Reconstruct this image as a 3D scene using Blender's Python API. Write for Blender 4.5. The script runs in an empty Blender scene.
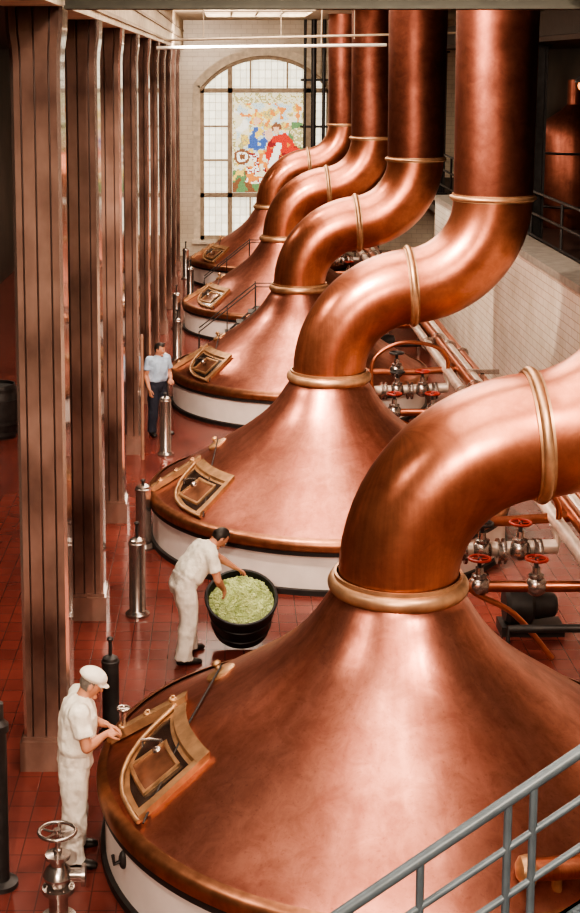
import bpy, math, random
from mathutils import Vector, Matrix, noise
from mathutils.bvhtree import BVHTree
random.seed(7)
sc = bpy.context.scene
COL = sc.collection
pi = math.pi
try:
    sc.view_settings.look = 'AgX - High Contrast'
except Exception:
    pass
S = 1.42     # depth scale of the hall layout

# ------------------------------------------------------------------ materials
def nmat(name):
    m = bpy.data.materials.new(name); m.use_nodes = True
    nt = m.node_tree
    return m, nt, nt.nodes['Principled BSDF']

def pmat(name, col, rough=0.5, metal=0.0, var=0.15, scale=6.0, bump=0.0, bscale=30.0, coat=0.0, col2=None, stretch=None):
    m, nt, b = nmat(name)
    b.inputs['Roughness'].default_value = rough
    b.inputs['Metallic'].default_value = metal
    b.inputs['Coat Weight'].default_value = coat
    tc = nt.nodes.new('ShaderNodeTexCoord')
    src = tc.outputs['Object']
    if stretch:
        mp = nt.nodes.new('ShaderNodeMapping'); mp.inputs['Scale'].default_value = stretch
        nt.links.new(src, mp.inputs['Vector']); src = mp.outputs['Vector']
    n = nt.nodes.new('ShaderNodeTexNoise'); n.inputs['Scale'].default_value = scale; n.inputs['Detail'].default_value = 6
    nt.links.new(src, n.inputs['Vector'])
    r = nt.nodes.new('ShaderNodeValToRGB')
    r.color_ramp.elements[0].position = 0.3; r.color_ramp.elements[1].position = 0.7
    c2 = col2 if col2 else tuple(c * (1 - var * 2) for c in col)
    r.color_ramp.elements[0].color = (*c2, 1); r.color_ramp.elements[1].color = (*col, 1)
    nt.links.new(n.outputs['Fac'], r.inputs['Fac']); nt.links.new(r.outputs['Color'], b.inputs['Base Color'])
    if bump > 0:
        n2 = nt.nodes.new('ShaderNodeTexNoise'); n2.inputs['Scale'].default_value = bscale; n2.inputs['Detail'].default_value = 4
        nt.links.new(src, n2.inputs['Vector'])
        bp = nt.nodes.new('ShaderNodeBump'); bp.inputs['Strength'].default_value = bump; bp.inputs['Distance'].default_value = 0.02
        nt.links.new(n2.outputs['Fac'], bp.inputs['Height']); nt.links.new(bp.outputs['Normal'], b.inputs['Normal'])
    return m

def copper(name, c1, c2, rough, speck=0.35, bump=.2, patina=.55):
    m, nt, b = nmat(name)
    b.inputs['Metallic'].default_value = 0.9
    tc = nt.nodes.new('ShaderNodeTexCoord')
    n = nt.nodes.new('ShaderNodeTexNoise'); n.inputs['Scale'].default_value = 1.3; n.inputs['Detail'].default_value = 10; n.inputs['Roughness'].default_value = 0.66
    nt.links.new(tc.outputs['Object'], n.inputs['Vector'])
    sp = nt.nodes.new('ShaderNodeSeparateXYZ'); nt.links.new(tc.outputs['Object'], sp.inputs[0])
    at = nt.nodes.new('ShaderNodeMath'); at.operation = 'ARCTAN2'
    nt.links.new(sp.outputs['Y'], at.inputs[0]); nt.links.new(sp.outputs['X'], at.inputs[1])
    cb = nt.nodes.new('ShaderNodeCombineXYZ'); nt.links.new(at.outputs[0], cb.inputs[0])
    mz = nt.nodes.new('ShaderNodeMath'); mz.operation = 'MULTIPLY'; mz.inputs[1].default_value = 0.12
    nt.links.new(sp.outputs['Z'], mz.inputs[0]); nt.links.new(mz.outputs[0], cb.inputs[1])
    n3 = nt.nodes.new('ShaderNodeTexNoise'); n3.inputs['Scale'].default_value = 9; n3.inputs['Detail'].default_value = 5
    nt.links.new(cb.outputs[0], n3.inputs['Vector'])
    ad = nt.nodes.new('ShaderNodeMath'); ad.operation = 'MULTIPLY_ADD'; ad.inputs[1].default_value = 0.35
    sub = nt.nodes.new('ShaderNodeMath'); sub.operation = 'MULTIPLY'; sub.inputs[1].default_value = 0.7
    nt.links.new(n.outputs['Fac'], sub.inputs[0])
    nt.links.new(n3.outputs['Fac'], ad.inputs[0]); nt.links.new(sub.outputs[0], ad.inputs[2])
    r = nt.nodes.new('ShaderNodeValToRGB')
    r.color_ramp.elements[0].position = 0.38; r.color_ramp.elements[1].position = 0.66
    r.color_ramp.elements[0].color = (*c2, 1); r.color_ramp.elements[1].color = (*c1, 1)
    nt.links.new(ad.outputs[0], r.inputs['Fac'])
    v = nt.nodes.new('ShaderNodeTexNoise'); v.inputs['Scale'].default_value = 38; v.inputs['Detail'].default_value = 3
    nt.links.new(tc.outputs['Object'], v.inputs['Vector'])
    r2 = nt.nodes.new('ShaderNodeValToRGB'); r2.color_ramp.elements[0].position = 0.28; r2.color_ramp.elements[1].position = 0.40
    r2.color_ramp.elements[0].color = (0.55, 0.5, 0.5, 1); r2.color_ramp.elements[1].color = (1, 1, 1, 1)
    nt.links.new(v.outputs['Fac'], r2.inputs['Fac'])
    mx = nt.nodes.new('ShaderNodeMixRGB'); mx.blend_type = 'MULTIPLY'; mx.inputs['Fac'].default_value = speck
    nt.links.new(r.outputs['Color'], mx.inputs[1]); nt.links.new(r2.outputs['Color'], mx.inputs[2])
    # blotchy patina
    n5 = nt.nodes.new('ShaderNodeTexNoise'); n5.inputs['Scale'].default_value = 4.5; n5.inputs['Detail'].default_value = 8; n5.inputs['Roughness'].default_value = .7; n5.inputs['Distortion'].default_value = .8
    nt.links.new(tc.outputs['Object'], n5.inputs['Vector'])
    r5 = nt.nodes.new('ShaderNodeValToRGB'); r5.color_ramp.elements[0].position = 0.36; r5.color_ramp.elements[1].position = 0.60
    r5.color_ramp.elements[0].color = (0.60, 0.52, 0.50, 1); r5.color_ramp.elements[1].color = (1, 1, 1, 1)
    nt.links.new(n5.outputs['Fac'], r5.inputs['Fac'])
    mx5 = nt.nodes.new('ShaderNodeMixRGB'); mx5.blend_type = 'MULTIPLY'; mx5.inputs['Fac'].default_value = patina
    nt.links.new(mx.outputs[0], mx5.inputs[1]); nt.links.new(r5.outputs['Color'], mx5.inputs[2])
    nt.links.new(mx5.outputs[0], b.inputs['Base Color'])
    rr = nt.nodes.new('ShaderNodeMapRange'); rr.inputs['To Min'].default_value = rough + 0.16; rr.inputs['To Max'].default_value = rough - 0.12
    nt.links.new(ad.outputs[0], rr.inputs['Value']); nt.links.new(rr.outputs[0], b.inputs['Roughness'])
    bp = nt.nodes.new('ShaderNodeBump'); bp.inputs['Strength'].default_value = bump; bp.inputs['Distance'].default_value = 0.03
    n4 = nt.nodes.new('ShaderNodeTexNoise'); n4.inputs['Scale'].default_value = 3.2; n4.inputs['Detail'].default_value = 3
    nt.links.new(tc.outputs['Object'], n4.inputs['Vector'])
    nt.links.new(n4.outputs['Fac'], bp.inputs['Height']); nt.links.new(bp.outputs['Normal'], b.inputs['Normal'])
    return m

def brickmat(name, plane, c1, c2, mortar, w, h, msize, rough, offset=0.5, bump=0.2, noise_col=None):
    m, nt, b = nmat(name)
    b.inputs['Roughness'].default_value = rough
    tc = nt.nodes.new('ShaderNodeTexCoord'); sp = nt.nodes.new('ShaderNodeSeparateXYZ'); cb = nt.nodes.new('ShaderNodeCombineXYZ')
    nt.links.new(tc.outputs['Object'], sp.inputs[0])
    a, c = {'xy': ('X', 'Y'), 'yz': ('Y', 'Z'), 'xz': ('X', 'Z')}[plane]
    nt.links.new(sp.outputs[a], cb.inputs[0]); nt.links.new(sp.outputs[c], cb.inputs[1])
    br = nt.nodes.new('ShaderNodeTexBrick'); br.inputs['Scale'].default_value = 1
    br.offset = offset
    br.inputs['Brick Width'].default_value = w; br.inputs['Row Height'].default_value = h
    br.inputs['Mortar Size'].default_value = msize; br.inputs['Mortar Smooth'].default_value = 0.1
    br.inputs['Color1'].default_value = (*c1, 1); br.inputs['Color2'].default_value = (*c2, 1); br.inputs['Mortar'].default_value = (*mortar, 1)
    nt.links.new(cb.outputs[0], br.inputs['Vector'])
    n = nt.nodes.new('ShaderNodeTexNoise'); n.inputs['Scale'].default_value = 1.3; n.inputs['Detail'].default_value = 6
    nt.links.new(tc.outputs['Object'], n.inputs['Vector'])
    r = nt.nodes.new('ShaderNodeValToRGB'); r.color_ramp.elements[0].position = 0.3; r.color_ramp.elements[1].position = 0.7
    nc = noise_col or (0.6, 0.6, 0.6)
    r.color_ramp.elements[0].color = (*nc, 1); r.color_ramp.elements[1].color = (1, 1, 1, 1)
    nt.links.new(n.outputs['Fac'], r.inputs['Fac'])
    mx = nt.nodes.new('ShaderNodeMixRGB'); mx.blend_type = 'MULTIPLY'; mx.inputs['Fac'].default_value = 1
    nt.links.new(br.outputs['Color'], mx.inputs[1]); nt.links.new(r.outputs['Color'], mx.inputs[2])
    nt.links.new(mx.outputs[0], b.inputs['Base Color'])
    bp = nt.nodes.new('ShaderNodeBump'); bp.inputs['Strength'].default_value = bump; bp.inputs['Distance'].default_value = 0.01; bp.invert = True
    nt.links.new(br.outputs['Fac'], bp.inputs['Height']); nt.links.new(bp.outputs['Normal'], b.inputs['Normal'])
    return m

def emat(name, col, s, grid=None):
    m, nt, b = nmat(name)
    b.inputs['Roughness'].default_value = 0.4
    b.inputs['Base Color'].default_value = (*[c * 0.5 for c in col], 1)
    b.inputs['Emission Strength'].default_value = s
    b.inputs['Emission Color'].default_value = (*col, 1)
    if grid:
        tc = nt.nodes.new('ShaderNodeTexCoord'); sp = nt.nodes.new('ShaderNodeSeparateXYZ'); cb = nt.nodes.new('ShaderNodeCombineXYZ')
        nt.links.new(tc.outputs['Object'], sp.inputs[0]); nt.links.new(sp.outputs['X'], cb.inputs[0]); nt.links.new(sp.outputs['Z'], cb.inputs[1])
        br = nt.nodes.new('ShaderNodeTexBrick'); br.inputs['Scale'].default_value = 1; br.offset = 0
        br.inputs['Brick Width'].default_value = grid; br.inputs['Row Height'].default_value = grid * 1.3
        br.inputs['Mortar Size'].default_value = 0.012
        br.inputs['Color1'].default_value = (*col, 1); br.inputs['Color2'].default_value = (*[c * 0.78 for c in col], 1); br.inputs['Mortar'].default_value = (0.3, 0.28, 0.22, 1)
        nt.links.new(cb.outputs[0], br.inputs['Vector']); nt.links.new(br.outputs['Color'], b.inputs['Emission Color'])
    return m

M = {}
M['dome'] = copper('copper_dome', (0.60, 0.265, 0.20), (0.36, 0.135, 0.10), 0.33)
M['pipe'] = copper('copper_pipe', (0.64, 0.26, 0.165), (0.38, 0.135, 0.085), 0.31, 0.15, .16, .35)
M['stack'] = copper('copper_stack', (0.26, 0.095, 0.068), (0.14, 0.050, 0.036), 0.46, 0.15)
M['rim'] = pmat('copper_rim', (0.48, 0.22, 0.135), 0.4, 0.9, 0.2, 8)
M['brass'] = pmat('aged_brass', (0.56, 0.34, 0.20), 0.42, 0.6, 0.22, 7, 0.1, 30)
M['collar'] = pmat('collar_brass', (0.60, 0.36, 0.225), 0.42, 0.75, 0.18, 7)
M['dark'] = pmat('dark_opening', (0.035, 0.022, 0.018), 0.2, 0.0)  # near-black sheet painting the shade inside the open hatch
M['glassinner'] = pmat('sight_glass', (0.30, 0.14, 0.09), 0.15, 0.4, .3, 5)
M['blackband'] = pmat('black_band', (0.035, 0.03, 0.03), 0.5)
M['skirt'] = pmat('white_enamel_skirt', (0.80, 0.73, 0.70), 0.42, 0, 0.08, 2.5)
M['steel'] = pmat('polished_steel', (0.50, 0.44, 0.41), 0.25, 0.9, 0.15, 10)
M['pipe_white'] = pmat('tinned_pipe', (0.78, 0.66, 0.58), 0.38, 0.5, 0.15, 6)
M['iron'] = pmat('dark_iron', (0.06, 0.055, 0.055), 0.45, 0.4, 0.2, 8)
M['redpaint'] = pmat('red_valve_paint', (0.42, 0.05, 0.035), 0.4, 0, 0.15, 8)
M['railpaint'] = pmat('grey_blue_paint', (0.13, 0.16, 0.185), 0.42, 0.1, 0.15, 6)
M['wood'] = pmat('brown_pole_wood', (0.36, 0.20, 0.14), 0.5)
M['colpanel'] = pmat('polished_brown_marble', (0.40, 0.255, 0.21), 0.11, 0.38, 0, 1.7, 0.3, 1.5, 0.6, col2=(0.085, 0.044, 0.036), stretch=(1, 1, 0.6))  # pale mottling puts highlights and reflected patches into the marble colour
M['coledge'] = pmat('column_edge_highlight', (0.66, 0.50, 0.44), 0.16, 0.75, 0.1, 3)  # whitish highlight line of the chamfers, put into their colour
M['coldark'] = pmat('column_groove', (0.085, 0.048, 0.04), 0.3, 0.2)
M['floor'] = brickmat('red_quarry_tile', 'xy', (0.235, 0.062, 0.048), (0.20, 0.053, 0.042), (0.12, 0.040, 0.032), 0.22, 0.28, 0.006, 0.20, 0.0, 0.2, (0.60, 0.58, 0.62))
M['tile_yz'] = brickmat('white_glazed_brick_yz', 'yz', (0.90, 0.84, 0.76), (0.84, 0.78, 0.69), (0.60, 0.51, 0.43), 0.38, 0.14, 0.008, 0.2, 0.5, 0.2, (0.82, 0.79, 0.75))
M['tile_xz'] = brickmat('cream_glazed_brick_xz', 'xz', (0.74, 0.66, 0.54), (0.70, 0.62, 0.51), (0.56, 0.48, 0.39), 0.38, 0.16, 0.008, 0.3, 0.5, 0.1, (0.82, 0.79, 0.76))
M['cap'] = pmat('stone_cap', (0.40, 0.36, 0.32), 0.5)
M['cream'] = pmat('cream_plaster', (0.72, 0.61, 0.48), 0.7)
M['surround'] = pmat('window_stone_surround', (0.80, 0.70, 0.56), 0.6)
M['darkwall'] = pmat('dark_brown_wall', (0.06, 0.036, 0.03), 0.5, 0, 0.3, 1.5)
M['olive'] = pmat('olive_steel_paint', (0.05, 0.047, 0.036), 0.7)
M['whitepaint'] = pmat('white_painted_pipe', (0.70, 0.66, 0.60), 0.5, 0, 0.05)
M['skylight'] = emat('skylight_glass', (1.0, 0.87, 0.72), 7.5)
M['leaded'] = emat('leaded_glass', (0.92, 0.87, 0.70), 1.5, 0.22)
M['amber'] = emat('amber_globe', (1.0, 0.35, 0.1), 2.0)
M['mullion'] = pmat('window_mullion', (0.50, 0.40, 0.30), 0.6)
M['lead'] = pmat('window_lead', (0.05, 0.04, 0.03), 0.5)
M['tub'] = pmat('tub_black_steel', (0.03, 0.028, 0.03), 0.4, 0.3)
M['hops'] = pmat('hops', (0.66, 0.74, 0.40), 0.9, 0, 0.1, 12, 0.4, 60, col2=(0.34, 0.42, 0.17))
M['whitecloth'] = pmat('white_cotton', (0.86, 0.81, 0.72), 0.85, 0, 0.05, 9, 0.9, 11)
M['whitepants'] = pmat('white_drill_trousers', (0.74, 0.68, 0.61), 0.85, 0, 0.06, 8, 0.9, 9)
M['bluecloth'] = pmat('blue_cotton', (0.45, 0.57, 0.74), 0.85, 0, 0.08, 9, 0.9, 11)
M['navy'] = pmat('navy_cloth', (0.030, 0.034, 0.055), 0.8, 0, 0.1, 8, 0.4, 13)
M['skin'] = pmat('skin', (0.60, 0.29, 0.19), 0.55, 0, 0.06, 14)
M['hair'] = pmat('dark_hair', (0.03, 0.022, 0.018), 0.5, 0, 0.2, 40)
M['greyhair'] = pmat('grey_hair', (0.22, 0.19, 0.17), 0.6, 0, 0.2, 40)
M['shoe'] = pmat('black_leather', (0.03, 0.025, 0.023), 0.35)
M['eyewhite'] = pmat('eye_white', (0.75, 0.72, 0.68), 0.3)
M['lip'] = pmat('lip', (0.40, 0.16, 0.13), 0.5)

# ------------------------------------------------------------------ helpers
def empty(name, loc=(0, 0, 0), parent=None):
    e = bpy.data.objects.new(name, None); e.location = loc; e.empty_display_size = 0.2
    COL.objects.link(e)
    if parent: e.parent = parent
    return e

def mobj(name, verts, faces, mat, parent=None, smooth=False, loc=(0, 0, 0), mats=None, fm=None):
    me = bpy.data.meshes.new(name); me.from_pydata([tuple(v) for v in verts], [], faces); me.update()
    if mats:
        for k in mats: me.materials.append(M[k])
    else:
        me.materials.append(M[mat])
    if fm:
        for p, i in zip(me.polygons, fm): p.material_index = i
    if smooth:
        for p in me.polygons: p.use_smooth = True
        me.set_sharp_from_angle(angle=math.radians(38))
    o = bpy.data.objects.new(name, me); o.location = loc; COL.objects.link(o)
    if parent: o.parent = parent
    return o

class G:
    def __init__(s): s.v = []; s.f = []; s.m = []
    def add(s, vf, mi=0):
        o = len(s.v); s.v += [Vector(x) for x in vf[0]]
        for i, f in enumerate(vf[1]):
            s.f.append([k + o for k in f]); s.m.append(mi if not isinstance(mi, list) else mi[i])
        return s
    def obj(s, name, mats, parent=None, smooth=True, loc=(0, 0, 0)):
        return mobj(name, s.v, s.f, None, parent, smooth, loc, mats, s.m)

def box(x0, x1, y0, y1, z0, z1):
    v = [(x0, y0, z0), (x1, y0, z0), (x1, y1, z0), (x0, y1, z0), (x0, y0, z1), (x1, y0, z1), (x1, y1, z1), (x0, y1, z1)]
    return v, [(0, 3, 2, 1), (4, 5, 6, 7), (0, 1, 5, 4), (1, 2, 6, 5), (2, 3, 7, 6), (3, 0, 4, 7)]

def sweep(pts, radii, n=12, cap=True, closed=False):
    pts = [Vector(p) for p in pts]; N = len(pts)
    if not isinstance(radii, (list, tuple)): radii = [radii] * N
    tans = []
    for i in range(N):
        if closed: t = pts[(i + 1) % N] - pts[i - 1]
        else: t = pts[min(i + 1, N - 1)] - pts[max(i - 1, 0)]
        tans.append(t.normalized())
    u = tans[0].cross(Vector((0, 0, 1)))
    if u.length < 1e-3: u = tans[0].cross(Vector((0, 1, 0)))
    u.normalize()
    V = []; F = []
    for i in range(N):
        t = tans[i]; u = (u - t * u.dot(t)).normalized(); w = t.cross(u)
        for k in range(n):
            a = 2 * pi * k / n
            V.append(pts[i] + (u * math.cos(a) + w * math.sin(a)) * radii[i])
    R = N if closed else N - 1
    for i in range(R):
        j = (i + 1) % N
        for k in range(n):
            F.append((i * n + k, i * n + (k + 1) % n, j * n + (k + 1) % n, j * n + k))
    if cap and not closed:
        F.append(tuple(range(n))[::-1]); F.append(tuple((N - 1) * n + k for k in range(n)))
    return V, F

def lathe(prof, origin=(0, 0, 0), axis=(0, 0, 1), n=48, cap=False):
    o = Vector(origin); ax = Vector(axis).normalized()
    u = ax.cross(Vector((0, 1, 0)))
    if u.length < 1e-3: u = ax.cross(Vector((1, 0, 0)))
    u.normalize(); w = ax.cross(u)
    V = []; F = []
    for (r, z) in prof:
        for k in range(n):
            a = 2 * pi * k / n
            V.append(o + ax * z + (u * math.cos(a) + w * math.sin(a)) * r)
    for i in range(len(prof) - 1):
        for k in range(n):
            F.append((i * n + k, i * n + (k + 1) % n, (i + 1) * n + (k + 1) % n, (i + 1) * n + k))
    if cap:
        F.append(tuple(range(n))[::-1]); F.append(tuple((len(prof) - 1) * n + k for k in range(n)))
    return V, F

def ellipsoid(c, ax, r, n=16, m=10, fn=None):
    c = Vector(c); V = []; F = []
    for i in range(m + 1):
        th = pi * i / m
        for k in range(n):
            ph = 2 * pi * k / n
            d = [math.sin(th) * math.cos(ph), math.sin(th) * math.sin(ph), math.cos(th)]
            rr = list(r)
            if fn: rr = fn(d, rr)
            V.append(c + ax[0] * d[0] * rr[0] + ax[1] * d[1] * rr[1] + ax[2] * d[2] * rr[2])
    for i in range(m):
        for k in range(n):
            F.append((i * n + k, (i + 1) * n + k, (i + 1) * n + (k + 1) % n, i * n + (k + 1) % n))
    return V, F
XYZ = (Vector((1, 0, 0)), Vector((0, 1, 0)), Vector((0, 0, 1)))
def catmull(ctrl, sub=6):
    pp = []
    for i in range(len(ctrl) - 1):
        p0, p1, p2, p3 = [Vector(ctrl[max(0, min(len(ctrl) - 1, i + d))]) for d in (-1, 0, 1, 2)]
        for s in range(sub):
            t = s / sub
            pp.append(.5 * ((2 * p1) + (-p0 + p2) * t + (2 * p0 - 5 * p1 + 4 * p2 - p3) * t * t + (-p0 + 3 * p1 - 3 * p2 + p3) * t ** 3))
    pp.append(Vector(ctrl[-1])); return pp

# ------------------------------------------------------------------ camera
cam_d = bpy.data.cameras.new('camera'); cam = bpy.data.objects.new('camera', cam_d); COL.objects.link(cam)
FPX = 1461.0; TILT = math.atan(.1477)
cam.location = (0, 0, 6.75); cam.rotation_euler = (pi / 2 - TILT, 0, 0)
cam_d.sensor_fit = 'VERTICAL'; cam_d.sensor_height = 24; cam_d.sensor_width = 24
cam_d.lens = 24 * FPX / 913
cam_d.shift_x = (290 - 225) / 913; cam_d.shift_y = -(456.5 - (65 + FPX * .1477)) / 913
cam_d.clip_start = 0.05
sc.camera = cam

# ------------------------------------------------------------------ room
CEIL = 8.3; YB = 36.5 * S; YF = -4.0; XL = -7.0; XR = 9.5
mobj('floor', *box(XL, XR, YF, YB + 0.4, -0.2, 0), 'floor')
mobj('wall_left', *box(XL - 0.2, XL, YF, YB, 0, CEIL), 'darkwall')
g = G(); g.add(box(XR, XR + 0.2, YF, YB, 0, 7.2), 0); g.add(box(XR, XR + 0.2, YF, YB, 7.2, CEIL), 1)
g.obj('wall_right', ['darkwall', 'cream'], smooth=False)
mobj('wall_front', *box(XL, XR, YF - 0.2, YF, 0, CEIL), 'cream')
KY = [(8.5 + 5.95 * k) * S for k in range(5)]; SP = 5.95 * S
sky = []
y = -2.6  # row extended behind the camera, unseen, to light the hall from the front
while y < 48:
    sky.append((y, y + 4.6)); y += 5.8
SX0, SX1 = -0.6, 2.6
g = G()
g.add(box(-1.5, SX0, YF, YB, CEIL, CEIL + 0.2)); g.add(box(SX1, XR, YF, YB, CEIL, CEIL + 0.2))
yy = YF
for a, b in sky:
    g.add(box(SX0, SX1, yy, a, CEIL, CEIL + 0.2)); yy = b
g.add(box(SX0, SX1, yy, YB, CEIL, CEIL + 0.2))
g.obj('ceiling', ['cream'], smooth=False)
mobj('ceiling_aisle', *box(XL, -1.99, YF, YB, 7.27, 7.45), 'darkwall')  # low dark soffit, put in to keep the aisle behind the columns dark
for i, (a, b) in enumerate(sky):
    g = G(); g.add(box(SX0, SX1, a, b, CEIL + 0.12, CEIL + 0.16), 0)
    for k in range(1, 4):
        x = SX0 + (SX1 - SX0) * k / 4; g.add(box(x - 0.03, x + 0.03, a, b, CEIL + 0.04, CEIL + 0.119), 1)
    for k in range(1, 3):
        yk = a + (b - a) * k / 3; g.add(box(SX0, SX1, yk - 0.03, yk + 0.03, CEIL + 0.05, CEIL + 0.118), 1)
    g.obj('skylight', ['skylight', 'mullion'], smooth=False)
mobj('trim_1', *box(-1.98, -1.46, YF, YB, 7.27, CEIL), 'cream')
g = G()
for z in (7.35, 7.62, 7.9): g.add(box(-1.46, -1.43, YF, YB, z, z + 0.05))
g.obj('trim_2', ['mullion'], smooth=False)

WX0, WX1, WB, WS, WT = -0.88, 3.72, 0.58, 5.94, 7.08
cxw = (WX0 + WX1) / 2; hw = (WX1 - WX0) / 2; rise = WT - WS
RA = (hw * hw + rise * rise) / (2 * rise); zc = WT - RA
def arch(x, R=RA): return zc + math.sqrt(max(R * R - (x - cxw) ** 2, 0))
g = G()
g.add(box(XL, WX0, YB, YB + 0.4, 0, CEIL)); g.add(box(WX1, XR, YB, YB + 0.4, 0, CEIL)); g.add(box(WX0, WX1, YB, YB + 0.4, 0, WB))
NS = 24
for i in range(NS):
    xa = WX0 + (WX1 - WX0) * i / NS; xb = WX0 + (WX1 - WX0) * (i + 1) / NS
    za, zb = arch(xa), arch(xb)
    v = [(xa, YB, za), (xb, YB, zb), (xb, YB, CEIL), (xa, YB, CEIL), (xa, YB + 0.4, za), (xb, YB + 0.4, zb), (xb, YB + 0.4, CEIL), (xa, YB + 0.4, CEIL)]
    g.add((v, [(0, 1, 2, 3), (4, 7, 6, 5), (0, 4, 5, 1), (1, 5, 6, 2), (2, 6, 7, 3), (3, 7, 4, 0)]))
g.obj('wall_back', ['tile_xz'], smooth=False)
win = empty('window_1', (cxw, YB + 0.2, 0))
def wobj(g, name, mats, smooth=False):
    for v in g.v: v -= Vector((cxw, YB + 0.2, 0))
    return g.obj(name, mats, win, smooth)
g = G()
vv = [(WX0, YB + 0.3, WB)]; vv.append((WX1, YB + 0.3, WB))
for i in range(NS + 1):
    x = WX1 - (WX1 - WX0) * i / NS; vv.append((x, YB + 0.3, arch(x)))
g.add((vv, [tuple(range(len(vv)))]))
wobj(g, 'leaded_panes', ['leaded'])
g = G()
for i in range(NS):
    xa = WX0 + (WX1 - WX0) * i / NS; xb = WX0 + (WX1 - WX0) * (i + 1) / NS
    def outp(x):
        d = Vector((x - cxw, 0, arch(x) - zc)).normalized(); return Vector((x, 0, arch(x))) + d * .28
    a0, b0 = Vector((xa, 0, arch(xa))), Vector((xb, 0, arch(xb))); a1, b1 = outp(xa), outp(xb)
    V = [Vector((p.x, yq, p.z)) for yq in (YB - .06, YB + .02) for p in (a0, b0, b1, a1)]
    g.add((V, [(0, 1, 2, 3), (7, 6, 5, 4), (0, 4, 5, 1), (1, 5, 6, 2), (2, 6, 7, 3), (3, 7, 4, 0)]))
g.add(box(WX0 - .24, WX0, YB - .06, YB + .02, WB - .1, WS + .1)); g.add(box(WX1, WX1 + .24, YB - .06, YB + .02, WB - .1, WS + .1)); g.add(box(WX0 - .3, WX1 + .3, YB - .12, YB + .02, WB - .14, WB))
wobj(g, 'surround', ['surround'])
g = G()
MX0, MX1 = 0.18, 2.95
for x in (WX0 + 0.06, MX0, MX1, WX1 - 0.06): g.add(box(x - 0.08, x + 0.08, YB + 0.12, YB + 0.29, WB, arch(x) - 0.01))
for x in (0.9, 1.5, 2.2): g.add(box(x - 0.03, x + 0.03, YB + 0.16, YB + 0.28, WB, 2.1)); 
for x in (0.9, 2.2): g.add(box(x - 0.03, x + 0.03, YB + 0.16, YB + 0.28, 5.9, arch(x) - 0.01))
for z in (WB + 0.05, 2.16, 5.86): g.add(box(WX0, WX1, YB + 0.12, YB + 0.29, z - 0.08, z + 0.08))
for z in (3.4, 4.6): 
    g.add(box(WX0, MX0, YB + 0.16, YB + 0.28, z - 0.03, z + 0.03)); g.add(box(MX1, WX1, YB + 0.16, YB + 0.28, z - 0.03, z + 0.03))
ap = [(WX0 + (WX1 - WX0) * i / NS, YB + 0.14, arch(WX0 + (WX1 - WX0) * i / NS) - 0.06) for i in range(NS + 1)]
g.add(sweep(ap, 0.08, 8))
wobj(g, 'mullions', ['mullion'])
gcols = {'cream': (0.88, 0.78, 0.52), 'sky': (0.56, 0.66, 0.64), 'blue': (0.06, 0.14, 0.42), 'red': (0.66, 0.05, 0.03), 'yellow': (0.92, 0.62, 0.14), 'orange': (0.80, 0.28, 0.06),
         'green': (0.14, 0.28, 0.11), 'brown': (0.26, 0.11, 0.05), 'flesh': (0.88, 0.54, 0.36), 'white': (0.98, 0.94, 0.82), 'dk': (0.05, 0.05, 0.05), 'crim': (0.32, 0.02, 0.025), 'navy': (0.04, 0.06, 0.18), 'olive': (0.48, 0.42, 0.18)}
gk = list(gcols.keys())
for k in gk: M['g_' + k] = emat('stained_' + k, gcols[k], 1.15)
def inell(u, v, cu, cv, ru, rv): return ((u - cu) / ru) ** 2 + ((v - cv) / rv) ** 2 < 1
def inpoly(u, v, P_):
    c = False; n = len(P_)
    for i in range(n):
        x1, y1 = P_[i]; x2, y2 = P_[i - 1]
        if (y1 > v) != (y2 > v) and u < (x2 - x1) * (v - y1) / (y2 - y1) + x1: c = not c
    return c
def scol(u, v):
    j = random.random()
    n1 = noise.noise(Vector((u * 9, v * 12, 1.7))); n2 = noise.noise(Vector((u * 14 + 5, v * 16, 4.1)))
    if inell(u, v, .33, .72, .05, .042): return 'flesh'
    if inell(u, v, .33, .74, .085, .065): return 'yellow' if j < .7 else 'orange'
    if inell(u, v, .60, .63, .045, .038): return 'flesh'
    if inell(u, v, .60, .65, .07, .05): return 'brown'
    if inell(u, v, .13, .36, .11, .08): return 'white' if inell(u, v, .13, .36, .08, .055) and not inell(u, v, .13, .36, .04, .03) else 'brown'
    if inpoly(u, v, [(.42, .60), (.52, .66), (.56, .58), (.50, .50)]): return 'flesh'
    if inpoly(u, v, [(.20, .50), (.26, .66), (.42, .66), (.48, .52), (.42, .40), (.24, .40)]): return 'blue' if n1 > -.05 else ('yellow' if n2 > .1 else 'sky')
    if inpoly(u, v, [(.22, .42), (.44, .42), (.52, .20), (.40, .08), (.18, .10)]): return 'cream' if n1 > .05 else ('orange' if n2 > .05 else ('white' if j < .6 else 'crim'))
    if inpoly(u, v, [(.50, .56), (.72, .60), (.92, .44), (.96, .24), (.74, .14), (.50, .20), (.44, .38)]):
        if inpoly(u, v, [(.60, .50), (.68, .50), (.62, .30), (.50, .24), (.50, .30)]): return 'white'
        return 'red' if n1 > -.12 else ('crim' if n2 > 0 else 'orange')
    if inpoly(u, v, [(.02, .85), (.22, .70), (.24, .56), (.04, .62)]): return 'white' if n1 > -.1 else 'cream'
    if v < .10: return 'green' if n1 > 0 else 'brown'
    if v < .22: return 'yellow' if n1 > .05 else ('green' if n1 > -.15 else 'brown')
    if u > .76 and v < .70: return 'green' if n1 > .05 else ('olive' if j < .7 else 'cream')
    if v > .90 or u < .05 or u > .95: return 'cream' if j < .6 else 'olive'
    if n2 > .24: return 'orange' if v > .6 else 'olive'
    return 'sky' if n1 > .1 else ('cream' if n1 > -.2 else ('yellow' if j < .5 else 'olive'))
g = G(); nx, nz = 52, 68; sx0, sx1, sz0, sz1 = MX0 + .09, MX1 - .09, 2.25, 5.77
P = {}
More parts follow.
